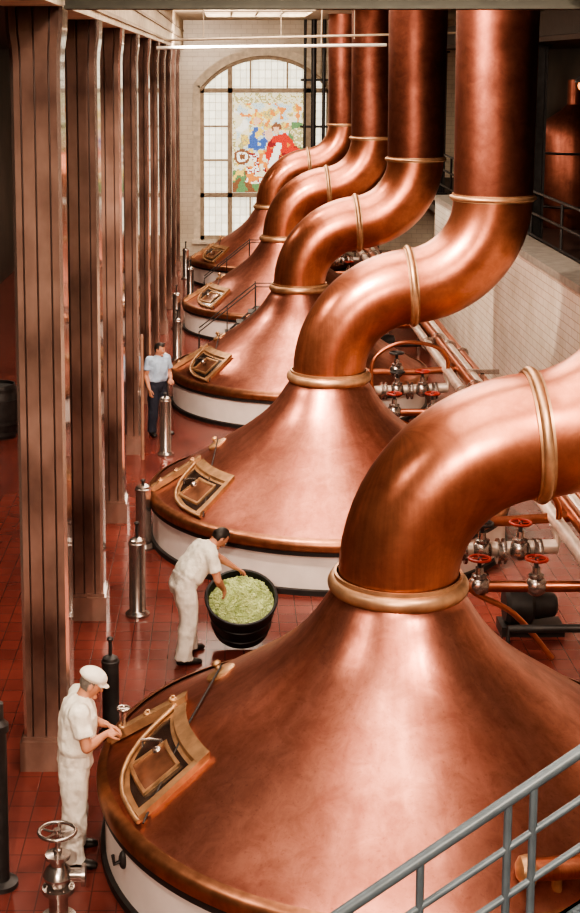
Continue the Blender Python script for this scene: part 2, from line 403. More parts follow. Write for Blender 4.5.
for i in range(nx + 1):
    for k in range(nz + 1):
        jx = 0 if i in (0, nx) else random.uniform(-.38, .38); jz = 0 if k in (0, nz) else random.uniform(-.38, .38)
        P[i, k] = Vector((sx0 + (sx1 - sx0) * (i + jx) / nx, YB + .26, sz0 + (sz1 - sz0) * (k + jz) / nz))
for i in range(nx):
    for k in range(nz):
        q = [P[i, k], P[i + 1, k], P[i + 1, k + 1], P[i, k + 1]]; c = sum(q, Vector()) / 4
        q = [c + (p - c) * 0.93 for p in q]
        g.add((q, [(0, 1, 2, 3)]), gk.index(scol((i + .5) / nx, (k + .5) / nz)))
wobj(g, 'stained_glass', ['g_' + k for k in gk])
g = G(); g.add(box(sx0, sx1, YB + .27, YB + .285, sz0, sz1)); wobj(g, 'lead_came', ['lead'])

# parapet wall right, white glazed brick
PX = 5.45; PE = 26.6 * S
g = G()
g.add(box(PX, PX + 0.5, -3.5, PE, 0, 3.3), 0)
g.add(box(PX - 0.05, PX + 0.55, -3.5, PE + .05, 3.3, 3.42), 1)
g.obj('wall_right_parapet', ['tile_yz', 'cap'], smooth=False)
mobj('floor_mezzanine', *box(PX + 0.5, XR, -3.5, YB, 2.6, 2.8), 'darkwall')
mobj('ceiling_mezzanine', *box(6.15, XR, -3.5, 46, 7.2, 7.3), 'darkwall')
for yk in (18.5, 25, 31, 38, 45):
    g = G(); x = 6.6
    g.add(box(x - .15, x + .15, yk - .02, yk + .02, 2.82, 7.14)); g.add(box(x - .15, x - .11, yk - .14, yk + .14, 2.82, 7.14)); g.add(box(x + .11, x + .15, yk - .14, yk + .14, 2.82, 7.14))
    g.add(box(x - .22, x + .22, yk - .2, yk + .2, 2.8, 2.86)); g.add(box(x - .22, x + .22, yk - .2, yk + .2, 7.12, 7.17))
    g.obj('steel_stanchion', ['iron'], smooth=False)  # free-standing iron stanchion of the mezzanine
mobj('steel_girder', *box(6.2, 6.9, -3, 46, 7.31, 7.8), 'iron')
g = G()
for z in (3.3, 3.75, 4.2): g.add(sweep([(6.3, -3, z), (6.3, 50, z)], .03, 8))
for k in range(20): g.add(sweep([(6.3, -2.5 + 2.7 * k, 2.8), (6.3, -2.5 + 2.7 * k, 4.2)], .03, 8))
g.obj('mezzanine_railing', ['iron'])
for yk in (28.5, 36, 43):
    g = G()
    g.add(lathe([(0.01, 0), (.8, 0), (.85, .1), (.85, 2.2), (.7, 2.6), (.32, 2.85), (.18, 3.0), (.18, 3.6), (.01, 3.6)], (0, 0, 0)), 0)
    g.add(lathe([(.855, .5), (.9, .53), (.855, .56)], (0, 0, 0)), 1); g.add(lathe([(.855, 1.8), (.9, 1.83), (.855, 1.86)], (0, 0, 0)), 1)
    g.obj('mash_filter_tank', ['stack', 'iron'], loc=(8.55, yk, 2.8))
g = G(); g.add(sweep([(0, 0, .84), (0, 0, .2)], .012, 6), 0)
g.add(lathe([(.02, .22), (.1, .2), (.16, .1), (.17, .06)], n=20), 0); g.add(ellipsoid((0, 0, 0), XYZ, (.11, .11, .11)), 1)
g.obj('pendant_lamp', ['iron', 'amber'], loc=(7.05, 29.0, 6.35))

# ------------------------------------------------------------------ columns
def column(x, y):
    e = empty('marble_column', (x, y, 0))
    W = 0.225
    half = [(-W + .03, -W, 1), (-W + .085, -W, 0), (-W + .09, -W + .012, 2), (-W + .096, -W + .012, 2), (-W + .101, -W, 0),
            (-.015, -W, 0), (-.01, -W + .012, 2), (-.004, -W + .012, 2), (.001, -W, 0),
            (.115, -W, 0), (.12, -W + .012, 2), (.126, -W + .012, 2), (.131, -W, 0), (W - .03, -W, 0)]
    sec = []
    for q in range(4):
        a = q * pi / 2; c, s = round(math.cos(a)), round(math.sin(a))
        for (px, py, m) in half: sec.append((px * c - py * s, px * s + py * c))
    n = len(sec); nh = len(half)
    zs = [(0.34, 1.0), (2.2, 1.0), (4.4, 1.0), (6.78, 1.0), (6.9, 1.03), (7.05, 1.12), (7.27, 1.16)]
    V = []; F = []; mi = []
    for z, sca in zs:
        for p in sec: V.append((p[0] * sca, p[1] * sca, z))
    for i in range(len(zs) - 1):
        for k in range(n):
            F.append((i * n + k, i * n + (k + 1) % n, (i + 1) * n + (k + 1) % n, (i + 1) * n + k))
            kk = k % nh
            mi.append(1 if kk == nh - 1 else (2 if kk in (1, 2, 3, 5, 6, 7, 9, 10, 11) else 0))
    mobj('shaft', V, F, None, e, False, mats=['colpanel', 'coledge', 'coldark'], fm=mi)
    g = G(); g.add(box(-.26, .26, -.26, .26, 0, .30)); g.add(box(-.24, .24, -.24, .24, .30, .34))
    g.obj('plinth', ['colpanel'], e, smooth=False)
for n_ in range(10):
    column(-1.715, 13.52 + 3.86 * n_)

# ------------------------------------------------------------------ brew kettles
PROF = [(2.57, .70), (2.48, .745), (2.28, .86), (2.0, 1.04), (1.68, 1.25), (1.4, 1.43), (1.19, 1.57), (.93, 1.78), (.80, 1.92), (.70, 2.05), (.60, 2.21), (.54, 2.34)]
R0 = 2.57
def hdome(r):
    P_ = PROF
    for i in range(len(P_) - 1):
        if P_[i][0] >= r >= P_[i + 1][0]:
            t = (P_[i][0] - r) / (P_[i][0] - P_[i + 1][0])
            return P_[i][1] + (P_[i + 1][1] - P_[i][1]) * t
    return P_[0][1] if r > P_[0][0] else P_[-1][1]
def smoothprof():
    out = []
    N = 70
    for i in range(N + 1):
        r = R0 + (.54 - R0) * (i / N)
        w = .10; ds = [d / 4 for d in range(-4, 5)]
        out.append((r, sum(hdome(min(R0, max(.54, r + d * w))) for d in ds) / len(ds)))
    out[0] = (R0, .70); out[-1] = (.54, 2.36)
    return out
def gpatch(f0, f1, a0, a1, off, th, nr=8, na=20):
    V = []; F = []
    for lay in (off, off + th):
        for i in range(nr + 1):
            for k in range(na + 1):
                ad = a0 + (a1 - a0) * k / na; ra, rb = f0(ad), f1(ad)
                r = ra + (rb - ra) * i / nr; a = math.radians(ad)
                V.append((r * math.cos(a), r * math.sin(a), hdome(r) + lay))
    n = na + 1; L = (nr + 1) * n
    for i in range(nr):
        for k in range(na):
            q = (i * n + k, (i + 1) * n + k, (i + 1) * n + k + 1, i * n + k + 1)
            F.append(tuple(x + L for x in q)); F.append(q[::-1])
    for k in range(na):
        F.append((k, k + 1, L + k + 1, L + k)); b = nr * n; F.append((b + k + 1, b + k, L + b + k, L + b + k + 1))
    for i in range(nr):
        a = i * n; b = (i + 1) * n; F.append((b, a, L + a, L + b)); a += na; b += na; F.append((a, b, L + b, L + a))
    return V, F
def interp(tab, x):
    if x <= tab[0][0]: return tab[0][1]
    for i in range(len(tab) - 1):
        if x <= tab[i + 1][0]:
            t = (x - tab[i][0]) / (tab[i + 1][0] - tab[i][0])
            return tab[i][1] + (tab[i + 1][1] - tab[i][1]) * t
    return tab[-1][1]

def kettle(cx, cy, hatch_ang, first=False):
    e = empty('copper_brew_kettle', (cx, cy, 0))
    g = G(); g.add(lathe(smoothprof(), n=160)); g.obj('dome', ['dome'], e)
    g = G(); g.add(lathe([(2.52, .755), (2.575, .735), (2.605, .70), (2.61, .66), (2.605, .60), (2.58, .58), (2.52, .58)], n=128)); g.obj('rim', ['rim'], e)
    g = G(); g.add(lathe([(2.56, .60), (2.585, .58), (2.585, .53), (2.54, .52)], n=128)); g.obj('band', ['blackband'], e)
    g = G(); g.add(lathe([(2.54, .55), (2.54, .06)], n=128), 0); g.add(lathe([(2.54, .08), (2.58, .07), (2.58, 0)], n=128), 1)
    g.obj('skirt', ['skirt', 'blackband'], e)
    def collar(o, ax, r, w, name, hh=.05):
        g = G()
        pr = [(r, -w), (r + .022, -w), (r + .022, -w * .72)]
        for i in range(11):
            a = -pi / 2 + pi * i / 10
            pr.append((r + .022 + hh * math.cos(a), w * .66 * math.sin(a)))
        pr += [(r + .022, w * .72), (r + .022, w), (r, w)]
        g.add(lathe(pr, o, ax, 64)); g.obj(name, ['collar'], e)
    collar((0, 0, 2.34), (0, 0, 1), .53, .10, 'neck_collar', .055)
    phi = math.radians(85); R = 1.25; z0 = 2.40
    pts = [Vector((0, 0, 2.3)), Vector((0, 0, z0))]; rad = [.52, .515]
    for i in range(1, 17):
        a = phi * i / 16; pts.append(Vector((R * (1 - math.cos(a)), 0, z0 + R * math.sin(a)))); rad.append(.515 + .02 * i / 16)
    mid = pts[-1].copy(); tm = Vector((math.sin(phi), 0, math.cos(phi)))
    c2 = mid + Vector((-math.cos(phi), 0, math.sin(phi))) * R
    for i in range(1, 17):
        a = phi * (1 - i / 16); pts.append(c2 + Vector((math.cos(a), 0, -math.sin(a))) * R); rad.append(.535 + .02 * i / 16)
    end = pts[-1].copy()
    g = G(); g.add(sweep(pts + [end + Vector((0, 0, .05))], rad + [.555], 56, cap=False)); g.obj('swan_neck', ['pipe'], e)
    collar(mid, tm, .53, .065, 'elbow_collar', .035)
    collar(end + Vector((0, 0, .02)), (0, 0, 1), .55, .05, 'stack_collar', .035)
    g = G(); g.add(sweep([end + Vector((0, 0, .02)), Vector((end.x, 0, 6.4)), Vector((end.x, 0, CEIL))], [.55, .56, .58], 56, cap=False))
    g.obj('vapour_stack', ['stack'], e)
    A = hatch_ang; ri = 1.83
    ro = lambda ad: interp([(-17, 1.92), (-14, 2.05), (-10, 2.19), (-5, 2.31), (0, 2.39), (6, 2.44), (16, 2.47)], ad - A)
    g = G(); c = lambda v: (lambda ad: v)
    g.add(gpatch(c(ri), ro, A - 17, A + 16, -.01, .035), 0)
    g.add(gpatch(c(ri), c(ri + .11), A - 15, A + 16, .02, .05), 0)
    g.add(gpatch(c(ri), ro, A + 14, A + 16, .02, .045), 0)
    g.add(gpatch(c(ri + .14), lambda ad: max(ri + .15, ro(ad) - .05), A - 13, A + 13, .02, .010), 1)
    for (fa, fb, aa, ab) in ((c(2.02), c(2.045), A - 1, A + 11), (c(2.315), c(2.34), A - 1, A + 11), (c(2.02), c(2.34), A - 1.7, A - 1), (c(2.02), c(2.34), A + 10.3, A + 11)):
        g.add(gpatch(fa, fb, aa, ab, .03, .03), 0)
    g.add(gpatch(c(2.045), c(2.315), A - 1, A + 10.3, .026, .012), 2)
    rib = []
    for i in range(25):
        ad = A + 17 - 35 * i / 24; rr = ro(ad) + .02; aa = math.radians(ad)
        rib.append((rr * math.cos(aa), rr * math.sin(aa), hdome(rr) + .055))
    g.add(sweep(rib, .020, 10), 0)
    a = math.radians(A - 4); rr = 2.14
    g.add(sweep([(rr * math.cos(a) + dx, rr * math.sin(a) + dy, hdome(rr) + dz) for dx, dy, dz in ((-.08, .03, .02), (-.08, .03, .08), (0, 0, .10), (.08, -.03, .11), (.08, -.03, .02))], .016, 8), 3)
    g.add(ellipsoid((rr * math.cos(a) + .06, rr * math.sin(a) - .1, hdome(rr) + .05), XYZ, (.05, .05, .04), 12, 8), 3)
    g.obj('hatch', ['brass', 'dark', 'glassinner', 'steel'], e)
    A2 = A - 19.5
    g = G(); a = math.radians(A2); rd = Vector((math.cos(a), math.sin(a), 0)); td = Vector((-math.sin(a), math.cos(a), 0))
    V = []
    for r in (1.85, 2.56):
        for s in (-.06, .06):
            for z in (.0, .09): V.append(rd * r + td * s + Vector((0, 0, hdome(r) + z)))
    g.add((V, [(0, 2, 3, 1), (4, 5, 7, 6), (0, 1, 5, 4), (2, 6, 7, 3), (1, 3, 7, 5), (0, 4, 6, 2)]), 0)
    for r in (1.97, 2.2, 2.43):
        g.add(lathe([(.04, 0), (.04, .02), (.03, .03), (.012, .03), (.012, .04), (.018, .05), (.0, .055)], rd * r + Vector((0, 0, hdome(r) + .088)), (0, 0, 1), 14), 0)
    if first:
        q = rd * 2.42 + Vector((0, 0, hdome(2.42) + .08))
        g.add(sweep([q, q + Vector((0, 0, .19))], .018, 8), 1)
        ring = [q + Vector((.055 * math.cos(t * pi / 8), .055 * math.sin(t * pi / 8), .19)) for t in range(16)]
        g.add(sweep(ring, .012, 8, closed=True), 1); g.add(sweep([q + Vector((-.055, 0, .19)), q + Vector((.055, 0, .19))], .008, 6), 1)
    g.obj('instrument_ledge', ['brass', 'steel'], e, smooth=True)
    a = math.radians(A - 30); rr = 1.60; o = Vector((rr * math.cos(a), rr * math.sin(a), hdome(rr)))
    g = G(); nrm = Vector((.55 * math.cos(a), .55 * math.sin(a), 1)).normalized()
    g.add(lathe([(.145, -.02), (.145, .02), (.125, .035), (.07, .045), (.035, .05), (.03, .08), (.045, .10), (.03, .125), (0, .13)], o, nrm, 24), 0)
    ra = math.radians(A + 17.5)
    p2 = Vector((2.46 * math.cos(ra), 2.46 * math.sin(ra), hdome(2.46) + .03))
    mm = (o + p2) / 2 + Vector((0, 0, .12))
    g.add(sweep([o + Vector((0, 0, .08)), mm, p2], .010, 8), 1)
    g.obj('pressure_cap', ['brass', 'iron'], e)
    if first:
        g = G(); a = math.radians(205); o = Vector((2.55 * math.cos(a), 2.55 * math.sin(a), .4))
        g.add(ellipsoid(o, XYZ, (.04, .04, .08), 10, 8)); g.add(sweep([o, o + Vector((.08 * math.cos(a), .08 * math.sin(a), -.02)), o + Vector((.09 * math.cos(a), .09 * math.sin(a), .06))], .015, 8))
        g.obj('skirt_hook', ['blackband'], e)
    return e
for k, yk in enumerate(KY):
    kettle(1.49, yk, 192 if k == 0 else 206, k == 0)

g = G()
g.add(sweep([(-.25, 0, .12), (.45, .05, .14)], .085, 20), 0); g.add(lathe([(.0, -.06), (.06, -.05), (.1, -.02), (.11, .03), (.11, .07), (.085, .08)], (-.25, 0, .12), (1, .07, .02), 20), 1)
g.add(sweep([(.0, .02, .1), (.0, .02, -.10)], .04, 12), 1); g.add(sweep([(.3, .04, .1), (.3, .04, -.18)], .04, 12), 1)
g.obj('copper_sight_pipe', ['pipe', 'brass'], loc=(2.42, 9.88, .84))

# ------------------------------------------------------------------ piping between kettles and parapet
pip = empty('process_piping', (4.4, 10, 0))
def pobj(g, name, mats, dy=0):
    for v in g.v: v += Vector((-4.4, dy - 10, 0))
    return g.obj(name, mats, pip)
g = G()
for x, z, r, mi in ((3.86, 1.50, .08, 0), (4.10, 1.52, .085, 1), (4.38, 1.30, .09, 0), (4.7, 1.1, .07, 1)):
    g.add(sweep([(x, 7.6, z), (x, 48, z)], r, 16), mi)
    for k in range(10):
        yk = 5.4 + SP / 2 * k + x * 1.3; g.add(lathe([(r, -.035), (r + .05, -.035), (r + .05, .035), (r, .035)], (x, min(yk, 47.5), z), (0, 1, 0), 20), 2)
for k in range(6):
    y0 = KY[0] - SP / 2 + SP * k + .6
    g.add(box(3.7, 4.85, y0 - .03, y0 + .03, 1.34, 1.42), 2); g.add(box(4.52, 4.58, y0 - .03, y0 + .03, 0, 1.36), 2)
pobj(g, 'pipe_run', ['pipe_white', 'pipe', 'steel'])
for k in range(4):
    yk = KY[k] + SP / 2
    g = G()
    g.add(sweep([(2.2, 0, 1.16), (3.86, 0.1, 1.2), (3.86, .1, 1.46)], .085, 16), 0)
    g.add(sweep([(2.2, 0, 1.16), (2.2, 0, .0)], .08, 14), 0)
    g.add(sweep([(2.35, .3, 1.44), (3.3, .3, 1.44), (4.1, .3, 1.5)], .06, 12), 1)
    g.add(sweep([(2.5, -.3, .86), (4.38, -.3, .86), (4.38, -.3, 1.25)], .065, 12), 1)
    g.add(sweep([(2.35, .3, 1.44), (2.35, .3, 0)], .055, 12), 1)
    g.add(sweep([(2.5, -.3, .86), (2.5, -.3, 0)], .06, 12), 1)
    g.add(sweep([(3.2, -.55, 0), (3.2, -.55, .45), (4.7, -.5, .45), (4.7, -.5, 1.05)], .05, 12), 3)
    for x in (2.45, 2.75, 3.2, 3.62):
        g.add(lathe([(.08, -.05), (.15, -.05), (.15, -.02), (.11, -.02), (.11, .02), (.15, .02), (.15, .05), (.08, .05)], (x, 0.02, 1.17), (1, 0, 0), 20), 2)
    for x, yq, zq, hm in ((2.98, .02, 1.18, 3), (3.42, .02, 1.19, 4), (3.0, .3, 1.46, 3), (3.55, -.3, .87, 4), (2.9, -.3, .87, 4)):
        g.add(ellipsoid((x, yq, zq), XYZ, (.13, .11, .13), 16, 10), 2)
        g.add(sweep([(x, yq, zq), (x, yq, zq + .33)], .024, 8), 3); g.add(lathe([(.09, .1), (.09, .13), (.05, .14), (.045, .22), (0, .22)], (x, yq, zq), (0, 0, 1), 16), 2)
        ring = [(x + .12 * math.cos(t * pi / 10), yq + .12 * math.sin(t * pi / 10), zq + .32) for t in range(20)]
        g.add(sweep(ring, .017, 8, closed=True), hm)
        g.add(sweep([(x - .12, yq, zq + .32), (x + .12, yq, zq + .32)], .01, 6), hm); g.add(sweep([(x, yq - .12, zq + .32), (x, yq + .12, zq + .32)], .01, 6), hm)
    g.add(lathe([(0, -.25), (.2, -.25), (.24, -.2), (.24, .05), (.18, .1), (.14, .35), (.1, .38), (0, .38)], (3.6, .5, .34), (1, 0, 0), 24), 3); g.add(box(3.3, 4.05, .32, .68, 0, .12), 3)
    pobj(g, 'valve_manifold', ['pipe_white', 'pipe', 'steel', 'iron', 'redpaint'], yk)
    pp = catmull([(3.75, -.35, .02), (3.3, -.35, .55), (2.85, -.35, .8), (2.62, -.35, 1.05), (2.5, -.3, 1.4), (2.56, -.25, 1.8), (2.9, -.2, 2.02), (3.3, -.17, 2.05), (3.66, -.15, 1.95), (3.82, -.1, 1.75), (3.85, 0, 1.5)])
    g = G(); g.add(sweep(pp, .034, 12)); pobj(g, 'copper_tube_loop', ['pipe'], yk)

for yk in (KY[2] + SP / 2, KY[3] + SP / 2):
    g = G()
    for s in (-.28, .28):
        g.add(sweep([(-.9, s, 0), (.4, s, 1.2), (1.3, s, 1.2)], .025, 8), 0)
        g.add(sweep([(-.9, s, .7), (.4, s, 1.75), (1.3, s, 1.75)], .014, 8), 0)
        for x in (-.9, -.25, .4, 1.3):
            b = max(0, min(1.2, (x + .9) / 1.3 * 1.2)); g.add(sweep([(x, s, b), (x, s, b + .6)], .012, 8), 0)
    for i in range(5):
        x = -.75 + .27 * i; z = .2 + .24 * i - .04; g.add(box(x - .1, x + .1, -.28, .28, z, z + .03), 0)
    g.add(box(.4, 1.3, -.28, .28, 1.17, 1.2), 0)
    g.add(sweep([(1.25, 0, 0), (1.25, 0, 1.18)], .04, 8), 0)
    g.obj('inspection_steps', ['iron'], loc=(.3, yk, 0))

# ------------------------------------------------------------------ floor fittings
def pedestal(x, y, h, r=.1, rod=.18, dark=False):
    g = G()
    g.add(lathe([(0, 0), (r * 1.5, 0), (r * 1.5, .03), (r * 1.15, .06), (r, .08), (r, h * .9), (r * 1.08, h * .905), (r * 1.08, h * .93), (r * .95, h * .94), (r * .9, h * .97), (r * .4, h), (0, h)], n=28), 0)
    g.add(sweep([(0, 0, h - .02), (0, 0, h + rod)], .018, 8), 1); g.add(ellipsoid((0, 0, h + rod), XYZ, (.035, .035, .025), 10, 6), 1)
    g.obj('valve_pedestal', ['iron' if dark else 'steel', 'iron'], loc=(x, y * S, 0))
pedestal(-1.085, 12.2, 1.0); pedestal(-1.15, 14.0, .93, .11, .05); pedestal(-1.04, 17.5, 1.05, .1, .05); pedestal(-1.16, 9.9, .85, .085, .17, True)
pedestal(-1.25, 20.6, .95); pedestal(-1.1, 23.3, 1.0); pedestal(-1.25, 26.2, .95); pedestal(-1.0, 29.4, 1.0); pedestal(-1.25, 32.5, 1.0)
g = G(); g.add(sweep([(0, 0, 0), (0, 0, 2.15)], [.03, .026], 10)); g.add(sweep([(0, 0, 2.13), (0, 0, 2.2)], [.034, .02], 10)); g.obj('mash_pole', ['wood'], loc=(-1.42, 24.55, 0))

g = G()
ring = [(.145 * math.cos(t * pi / 14), .145 * math.sin(t * pi / 14), .74) for t in range(28)]
g.add(sweep(ring, .016, 10, closed=True), 0)
for q in range(5):
    a = q * 2 * pi / 5 + .3; g.add(sweep([(0, 0, .735), (.07 * math.cos(a), .07 * math.sin(a), .73), (.145 * math.cos(a), .145 * math.sin(a), .74)], .011, 6), 0)
g.add(lathe([(0, .76), (.03, .76), (.03, .7), (.018, .69), (.018, .6), (.035, .59), (.035, .56), (.10, .55), (.10, .52), (.065, .5), (.06, .46), (.10, .42), (.12, .37), (.10, .31), (.075, .28), (.13, .27), (.13, .235), (.08, .23), (.075, .03), (.14, .02), (.14, 0), (0, 0)], n=28), 0)
for q in range(6):
    a = q * pi / 3; g.add(lathe([(0, .28), (.014, .28), (.014, .29), (0, .295)], (.11 * math.cos(a), .11 * math.sin(a), 0), n=6), 0)
g.add(lathe([(.055, -.1), (.055, .1), (.09, .1), (.09, .13), (0, .13)], (.09, 0, .37), (1, 0, 0), 18), 0)
g.obj('handwheel_valve', ['steel'], loc=(-1.33, 7.62 * S, 0))
g = G(); g.add(lathe([(0, 0), (.14, 0), (.14, .04), (.07, .06), (.07, 1.35), (.09, 1.36), (.09, 1.42), (.05, 1.46), (.05, 1.6), (0, 1.62)], n=24)); g.add(sweep([(0, -.12, 1.5), (0, .12, 1.5)], .02, 8))
g.obj('standpipe', ['iron'], loc=(-1.86, 7.95 * S, 0))
g = G(); g.add(lathe([(0, 0), (.28, 0), (.34, .25), (.36, .5), (.34, .75), (.28, 1.0), (.26, 1.0), (.26, .95), (0, .95)], n=28), 0)
for z, r in ((.1, .305), (.3, .35), (.7, .35), (.9, .305)): g.add(lathe([(r, z - .03), (r + .012, z - .03), (r + .012, z + .03), (r, z + .03)], n=28), 0)
g.obj('barrel', ['iron', 'steel'], loc=(-4.12, 18.4 * S, 0))

# stair with railing, bottom right
SY = 5.0 * S
st = empty('stair', (0, SY, 0))
sl = .735
def rz(x): return 2.36 + sl * (x - .627)
g = G()
xe = 2.6; xs = -1.45
for off, rr in ((0, .032), (-.27, .02), (-.54, .02)):
    g.add(sweep([(xs, 0, rz(xs) + off), (xe, 0, rz(xe) + off), (xe + 1.2, 0, rz(xe) + off)], rr, 10), 0)
for x in (xs + .02, -.9, -.4, .1, .6, 1.02, 1.47, 1.60, 2.05, 2.6, 3.2, 3.78):
    t = rz(min(x, xe)); g.add(sweep([(x, 0, t - .98), (x, 0, t)], .022, 8), 0)
zz = lambda x: rz(x) - .98
for s in (0, -.85):
    V = [(xs - .1, s - .02, max(0, zz(xs - .1) - .12)), (xe, s - .02, zz(xe) - .12), (xe, s - .02, zz(xe) + .1), (xs - .1, s - .02, zz(xs - .1) + .1)]
    V += [(a, b + .04, c) for a, b, c in V]
    g.add((V, [(0, 1, 2, 3), (7, 6, 5, 4), (0, 4, 5, 1), (1, 5, 6, 2), (2, 6, 7, 3), (3, 7, 4, 0)]), 0)
for i in range(14):
    x = xs + .05 + i * .28; z = zz(x)
    if z > 0.02: g.add(box(x - .14, x + .14, -.84, -.01, z - .02, z + .01), 0)
zl = zz(xe)
g.add(box(xe, xe + 1.25, -.87, .02, zl - .05, zl + .02), 0)
for x in (xe + .1, xe + 1.15):
    for yq in (-.8, -.05): g.add(sweep([(x, yq, 0), (x, yq, zl - .04)], .05, 10), 0)
g.obj('railing_and_treads', ['railpaint'], st)

# ------------------------------------------------------------------ ceiling fittings
g = G(); g.add(sweep([(-1.42, 0, 0), (3.35, 0, .06)], .035, 12), 0)
for x in (2.0,): g.add(sweep([(x, 0, .02), (x, 0, 1.18)], .012, 6), 1)
g.obj('tie_rod', ['whitepaint', 'mullion'], loc=(0, 21.6 * S, 7.10))
g = G(); g.add(sweep([(-1.41, 24.2 * S, 7.32), (6.0, 24.2 * S, 7.5)], .03, 10))
for x in (-.5, 1.3, 3.0): g.add(sweep([(x, 24.2 * S, 7.35), (x, 24.2 * S, 8.29)], .012, 6))
g.obj('conduit_pipe', ['mullion'])
g = G(); g.add(box(-1.42, 6.1, -.15, .15, 0, .03)); g.add(box(-1.42, 6.1, -.02, .02, .03, .22)); g.add(box(-1.42, 6.1, -.15, .15, .22, .25)); g.add(box(.38, .46, -.12, .12, .25, .92)); g.add(box(5.2, 5.28, -.12, .12, .25, .92))
g.obj('crane_beam', ['olive'], smooth=False, loc=(0, 9.3 * S, 7.24))
g = G()
for x, r in ((2.75, .05), (3.05, .09), (3.4, .06)): g.add(sweep([(x, YB - 1.1, 0), (x, YB - 1.1, 8.29)], r, 10))
for z in (3.0, 4.6, 6.2): g.add(box(2.6, 3.6, YB - 1.05, YB - 1.0, z, z + .08))
g.obj('service_pipes', ['iron'])

# ------------------------------------------------------------------ hops tub
TT = math.radians(29); H = .52
tub = empty('hops_tub', (0.19, 11.47 * S, H * math.cos(TT) + .34 * math.sin(TT)))
tub.rotation_euler = (TT, 0, 0)
g = G()
g.add(lathe([(0, -H), (.33, -H), (.335, -H + .02), (.40, -.03), (.425, -.02), (.43, 0), (.42, .015), (.395, .01), (.385, -.03), (.37, -.12), (0, -.12)], n=48), 0)
for z in (-.4, -.2):
    r = .33 + (.07) * (z + H) / H; g.add(lathe([(r, z - .015), (r + .015, z), (r, z + .015)], n=48), 0)
g.obj('tub_shell', ['tub'], tub)
g = G()
def heap(x, y):
    r = math.hypot(x, y)
    return -.09 + .13 * max(0, 1 - (r / .38) ** 2) + .03 * math.sin(x * 17 + 1) * math.cos(y * 15)
V = []; F = []
for i in range(21):
    for k in range(40):
        r = .385 * i / 20; a = 2 * pi * k / 40; x, y_ = r * math.cos(a), r * math.sin(a)
        V.append((x, y_, heap(x, y_) + random.uniform(-.015, .015)))
for i in range(20):
    for k in range(40): F.append((i * 40 + k, (i + 1) * 40 + k, (i + 1) * 40 + (k + 1) % 40, i * 40 + (k + 1) % 40))
g.add((V, F))
for i in range(1500):
    r = .375 * math.sqrt(random.random()); a = random.random() * 2 * pi; x, y_ = r * math.cos(a), r * math.sin(a)
    z = heap(x, y_) + random.uniform(-.006, .02)
    s = random.uniform(.009, .02); rot = Matrix.Rotation(random.random() * 6, 3, 'Z') @ Matrix.Rotation(random.random() * 3, 3, 'X')
    ax = (rot @ XYZ[0], rot @ XYZ[1], rot @ XYZ[2])
    g.add(ellipsoid((x, y_, z), ax, (s, s * .8, s * 1.2), 5, 3))
g.obj('hops_heap', ['hops'], tub)

# ------------------------------------------------------------------ people
def hand(g, w, d, nrm, side, curl, mi, scale=1.0):
    d = d.normalized(); nrm = (nrm - d * nrm.dot(d)).normalized(); lat = d.cross(nrm).normalized() * side
    s = scale
    V = []; F = []; n = 12
    secs = [(-.02, .026, .02), (.0, .029, .019), (.03, .038, .017), (.065, .043, .015), (.09, .041, .013), (.098, .03, .008)]
    for (t, la, th) in secs:
        for k in range(n):
            a = 2 * pi * k / n; V.append(w + (d * t + lat * la * math.cos(a) + nrm * th * math.sin(a)) * s)
    for i in range(len(secs) - 1):
        for k in range(n): F.append((i * n + k, i * n + (k + 1) % n, (i + 1) * n + (k + 1) % n, (i + 1) * n + k))
    F.append(tuple(range(n))[::-1]); F.append(tuple((len(secs) - 1) * n + k for k in range(n)))
    g.add((V, F), mi)
    for i, L in enumerate((.072, .082, .076, .060)):
        off = .031 - .021 * i
        p = w + (d * .085 + lat * off) * s; pts = [p]; dd = d.copy(); a = 0
        for j, fr in enumerate((.45, .3, .25)):
            a += curl * (.6 + .25 * j)
            dd = (d * math.cos(a) + nrm * math.sin(a) + lat * (.08 - .05 * i)).normalized()
            p = p + dd * L * fr * s; pts.append(p)
        g.add(sweep(pts, [.0095 * s, .009 * s, .008 * s, .006 * s], 8), mi)
    p = w + (d * .025 + lat * .028) * s
    pts = [p, p + (lat * .026 + d * .026 + nrm * .01) * s, p + (lat * .036 + d * .055 + nrm * .02) * s, p + (lat * .034 + d * .078 + nrm * .032) * s]
    g.add(sweep(pts, [.014 * s, .012 * s, .0095 * s, .0075 * s], 8), mi)

